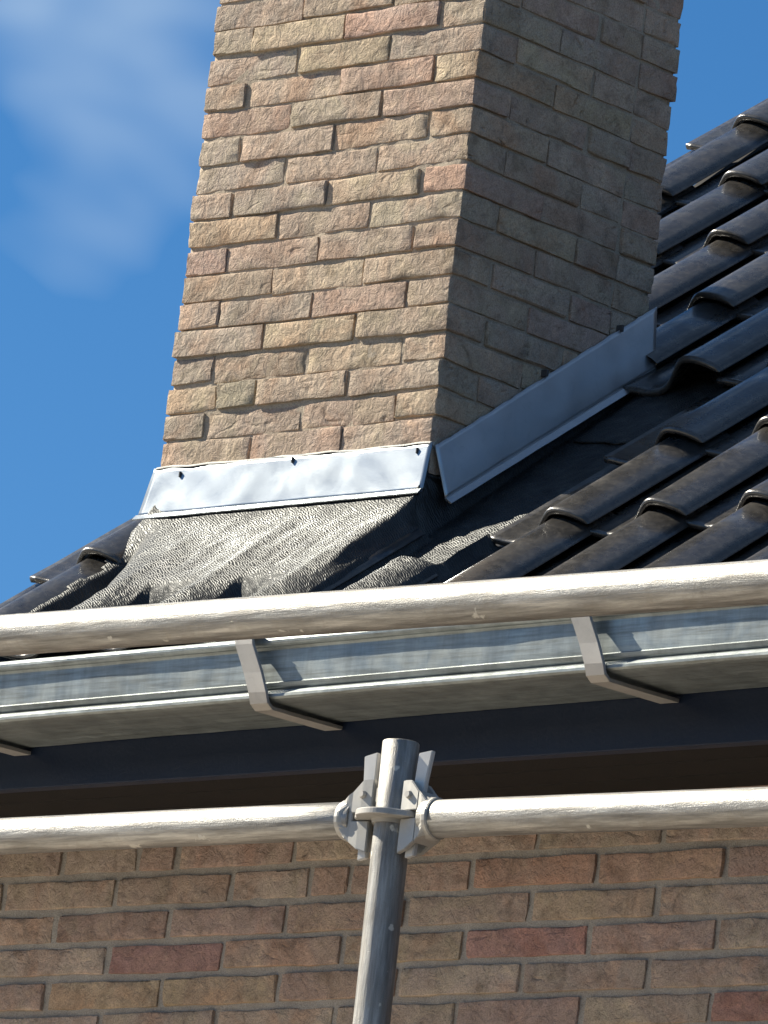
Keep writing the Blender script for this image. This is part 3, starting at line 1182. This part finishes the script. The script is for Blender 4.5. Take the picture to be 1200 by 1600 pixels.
def bracket(xc):
    w2, th = 0.0180, 0.0056
    vs, fs = [], []
    n = len(sp_)
    for i, (y, z) in enumerate(sp_):
        a = Vector(sp_[max(0, i - 1)])
        b = Vector(sp_[min(n - 1, i + 1)])
        t = (b - a).normalized()
        nn = Vector((-t.y, t.x))               # outward
        if nn.x > 0 and i < 6:
            nn = -nn
        if i >= 6 and nn.y > 0:
            nn = -nn
        sh = 0.032 * sstep(4.19, 4.085, z)      # the strap twists along the gutter as it drops
        for (sx, off) in ((-w2, 0), (w2, 0), (w2, th), (-w2, th)):
            vs.append((xc + sx + sh, y + nn.x * off, z + nn.y * off + FALL * (xc - 0.95)))
    for i in range(n - 1):
        for q in range(4):
            k = (q + 1) % 4
            fs.append((i * 4 + q, i * 4 + k, (i + 1) * 4 + k, (i + 1) * 4 + q))
    fs.append((3, 2, 1, 0))
    e = (n - 1) * 4
    fs.append((e, e + 1, e + 2, e + 3))
    me = mesh_from('bracket', vs, fs, False)
    fix_normals(me)
    bm = bmesh.new()
    bm.from_mesh(me)
    bmesh.ops.bevel(bm, geom=[e_ for e_ in bm.edges if e_.calc_face_angle(0) > 1.2], offset=0.0007, segments=2, affect='EDGES')
    bm.to_mesh(me)
    bm.free()
    return put('bracket', me, M_BRACKET, gut)


for xb in (-1.31, -0.655, 0.0, 0.655, 1.315, 1.97, 2.63):
    bracket(xb)

# ------------------------------------------------------------------ scaffold
SY = -0.75
sc = empty('scaffold', (1.29, SY, 0.0))
tag(sc, 'galvanised steel scaffold post and rails with wedge coupler before the eaves', 'scaffold')
PX, PT = 1.2786, 3.9202        # top of the visible post
LEAN = 0.0455                  # the post stands slightly out of plumb along the wall


def post_x(z):
    return PX + (PT - z) * LEAN * 0.35


RP = 0.0262
put('post', tube_mesh('post', (post_x(PT), SY, PT), (post_x(0.03), SY, 0.03), RP, 44, 24, 0.0045, 0.0006), M_TUBEZ, sc)
put('base_plate', box_mesh('base_plate', post_x(0) - 0.075, post_x(0) + 0.075, SY - 0.075, SY + 0.075, 0.0, 0.03, 0.003), M_CAST, sc)
ZR = 3.8105                    # rosette height
xr = post_x(ZR)


def rosette(xc, z):
    bm = bmesh.new()
    n = 64
    R0, R1, h = RP - 0.001, 0.056, 0.0045
    rings = []
    for (rr, zz) in ((R0, -0.010), (R0 + 0.004, -0.010), (R0 + 0.005, -h), (R1 - 0.001, -h), (R1, -h + 0.001), (R1, h - 0.001), (R1 - 0.001, h), (R0 + 0.005, h), (R0 + 0.004, 0.010), (R0, 0.010)):
        ring = []
        for i in range(n):
            a = 2 * math.pi * i / n
            sc_ = 1.0
            if rr > 0.05:
                sc_ = 1.0 - 0.07 * max(0.0, math.cos(4 * a + math.pi)) ** 3      # scalloped rim
            ring.append(bm.verts.new((xc + rr * sc_ * math.cos(a), SY + rr * sc_ * math.sin(a), z + zz)))
        rings.append(ring)
    for a, b in zip(rings, rings[1:] + rings[:1]):
        for i in range(n):
            j = (i + 1) % n
            bm.faces.new((a[i], a[j], b[j], b[i]))
    bmesh.ops.recalc_face_normals(bm, faces=bm.faces)
    me = bpy.data.meshes.new('rosette')
    bm.to_mesh(me)
    bm.free()
    return me


put('rosette', rosette(xr, ZR), M_BRACKET, sc)
RL = 0.0268
ZL0, ZL1 = 3.8107, 3.8066      # centre heights of the two rails beside the post


def rail(name, x0, z0, x1, z1, r, y=SY):
    return put(name, tube_mesh(name, (x0, y, z0), (x1, y, z1), r, 44, 16, 0.004, 0.0008), M_TUBEX, sc)


rail('ledger', -1.30, 3.8315, xr - 0.066, ZL0, RL)
rail('ledger', xr + 0.066, ZL1, 3.86, 3.772, RL)


def loft(name, secs, bevel=0.0012):
    """secs: list of (x, [(y, z) * 4]) cross-sections joined to one casting"""
    vs, fs = [], []
    m_ = len(secs[0][1])
    for x, pts in secs:
        for (y, z) in pts:
            vs.append((x, y, z))
    for i in range(len(secs) - 1):
        for q in range(m_):
            k = (q + 1) % m_
            fs.append((i * m_ + q, i * m_ + k, (i + 1) * m_ + k, (i + 1) * m_ + q))
    fs.append(tuple(range(m_)))
    fs.append(tuple(range((len(secs) - 1) * m_, len(secs) * m_)))
    me = mesh_from(name, vs, fs, False)
    fix_normals(me)
    if bevel:
        bm = bmesh.new()
        bm.from_mesh(me)
        bmesh.ops.bevel(bm, geom=[e for e in bm.edges if e.calc_face_angle(0) > 0.35], offset=bevel, segments=2, affect='EDGES')
        bm.to_mesh(me)
        bm.free()
    return me


def octo(r, cz, n=12, sy=1.0, sz=1.0):
    return [(SY + r * sy * math.cos(2 * math.pi * i / n), cz + r * sz * math.sin(2 * math.pi * i / n)) for i in range(n)]


def rect12(hy, zb, zt, n=12, yo=0.0):
    pts = []
    for i in range(n):
        a = 2 * math.pi * i / n
        c, s_ = math.cos(a), math.sin(a)
        k = 1 / max(abs(c), abs(s_))
        pts.append((SY + yo + hy * c * k, (zb + zt) / 2 + (zt - zb) / 2 * s_ * k))
    return pts


def jaw(name, secs):
    """two cheek plates with the wedge slot open between them"""
    bm = bmesh.new()
    for side in (-1, 1):
        part = loft(name, [(x, rect12(0.0042, zb, zt, 8, side * (hy - 0.0042))) for (x, hy, zb, zt) in secs], 0.0012)
        bm.from_mesh(part)
        bpy.data.meshes.remove(part)
    me = bpy.data.meshes.new(name)
    bm.to_mesh(me)
    bm.free()
    return me


for sgn in (-1, 1):
    zc = ZL0 if sgn < 0 else ZL1
    # head casting: collar on the tube, upper and lower jaw that grip the rosette
    collar = loft('ledger_head', [(xr + sgn * 0.088, octo(RL + 0.0012, zc, 24)), (xr + sgn * 0.0865, octo(RL + 0.0032, zc, 24)), (xr + sgn * 0.080, octo(RL + 0.0032, zc, 24)), (xr + sgn * 0.070, rect12(0.0225, zc - 0.030, zc + 0.031, 24)), (xr + sgn * 0.060, rect12(0.0200, zc - 0.037, zc + 0.039, 24))], 0.001)
    hd = put('ledger_head', collar, M_CAST, sc)
    up = jaw('upper_jaw', [(xr + sgn * 0.063, 0.0215, ZR + 0.0058, zc + 0.036), (xr + sgn * 0.046, 0.0205, ZR + 0.0058, zc + 0.053), (xr + sgn * 0.028, 0.0180, ZR + 0.0058, zc + 0.054)])
    child_at_world('upper_jaw', up, M_CAST, hd)
    lo = jaw('lower_jaw', [(xr + sgn * 0.063, 0.0215, zc - 0.035, ZR - 0.0058), (xr + sgn * 0.047, 0.0205, zc - 0.046, ZR - 0.0058), (xr + sgn * 0.030, 0.0180, zc - 0.051, ZR - 0.0058)])
    child_at_world('lower_jaw', lo, M_CAST, hd)
    # rivet that keeps the wedge in its head
    rv = bmesh.new()
    bmesh.ops.create_cone(rv, cap_ends=True, segments=16, radius1=0.0062, radius2=0.0045, depth=0.005, matrix=Matrix.Translation((xr + sgn * 0.044, SY - 0.0228, zc + 0.032)) @ Matrix.Rotation(math.pi / 2, 4, 'X'))
    rme = bpy.data.meshes.new('rivet')
    rv.to_mesh(rme)
    rv.free()
    child_at_world('rivet', rme, M_BRACKET, hd)
    # flat steel wedge driven through head and rosette
    xw = xr + sgn * 0.045
    wt = [(-0.0125, 0.090), (0.0125, 0.096 if sgn < 0 else 0.094), (0.0105, 0.050), (0.0080, -0.056), (-0.0080, -0.060), (-0.0105, 0.050)]
    vs, fs = [], []
    for dy in (-0.004, 0.004):
        for (a, b) in wt:
            tilt = sgn * 0.10 * max(b, 0) if sgn > 0 else -0.05 * max(b, 0)
            vs.append((xw + a * 0.86 + tilt, SY - 0.004 + dy + a * 0.15, ZR + b))
    nwt = len(wt)
    fs = [tuple(range(nwt)), tuple(reversed(range(nwt, 2 * nwt)))]
    for i in range(nwt):
        k = (i + 1) % nwt
        fs.append((i, i + nwt, k + nwt, k))
    me = mesh_from('wedge', vs, fs, False)
    fix_normals(me)
    bm = bmesh.new()
    bm.from_mesh(me)
    bmesh.ops.bevel(bm, geom=bm.edges[:], offset=0.0011, segments=2, affect='EDGES')
    bm.to_mesh(me)
    bm.free()
    put('wedge', me, M_WEDGE, sc)

# guard rail crossing in front of the tile edge, held by posts beyond the picture
RG = 0.0305
rail('guard_rail', -1.40, 4.134, 3.96, 4.100, RG, SY)
for xo in (-1.35, 3.90):
    put('post', tube_mesh('post', (xo, SY + 0.06, 4.9), (xo, SY + 0.06, 0.03), RP, 32, 6, 0.0045), M_TUBEZ, sc)
    put('base_plate', box_mesh('base_plate', xo - 0.075, xo + 0.075, SY - 0.015, SY + 0.135, 0.0, 0.03, 0.003), M_CAST, sc)
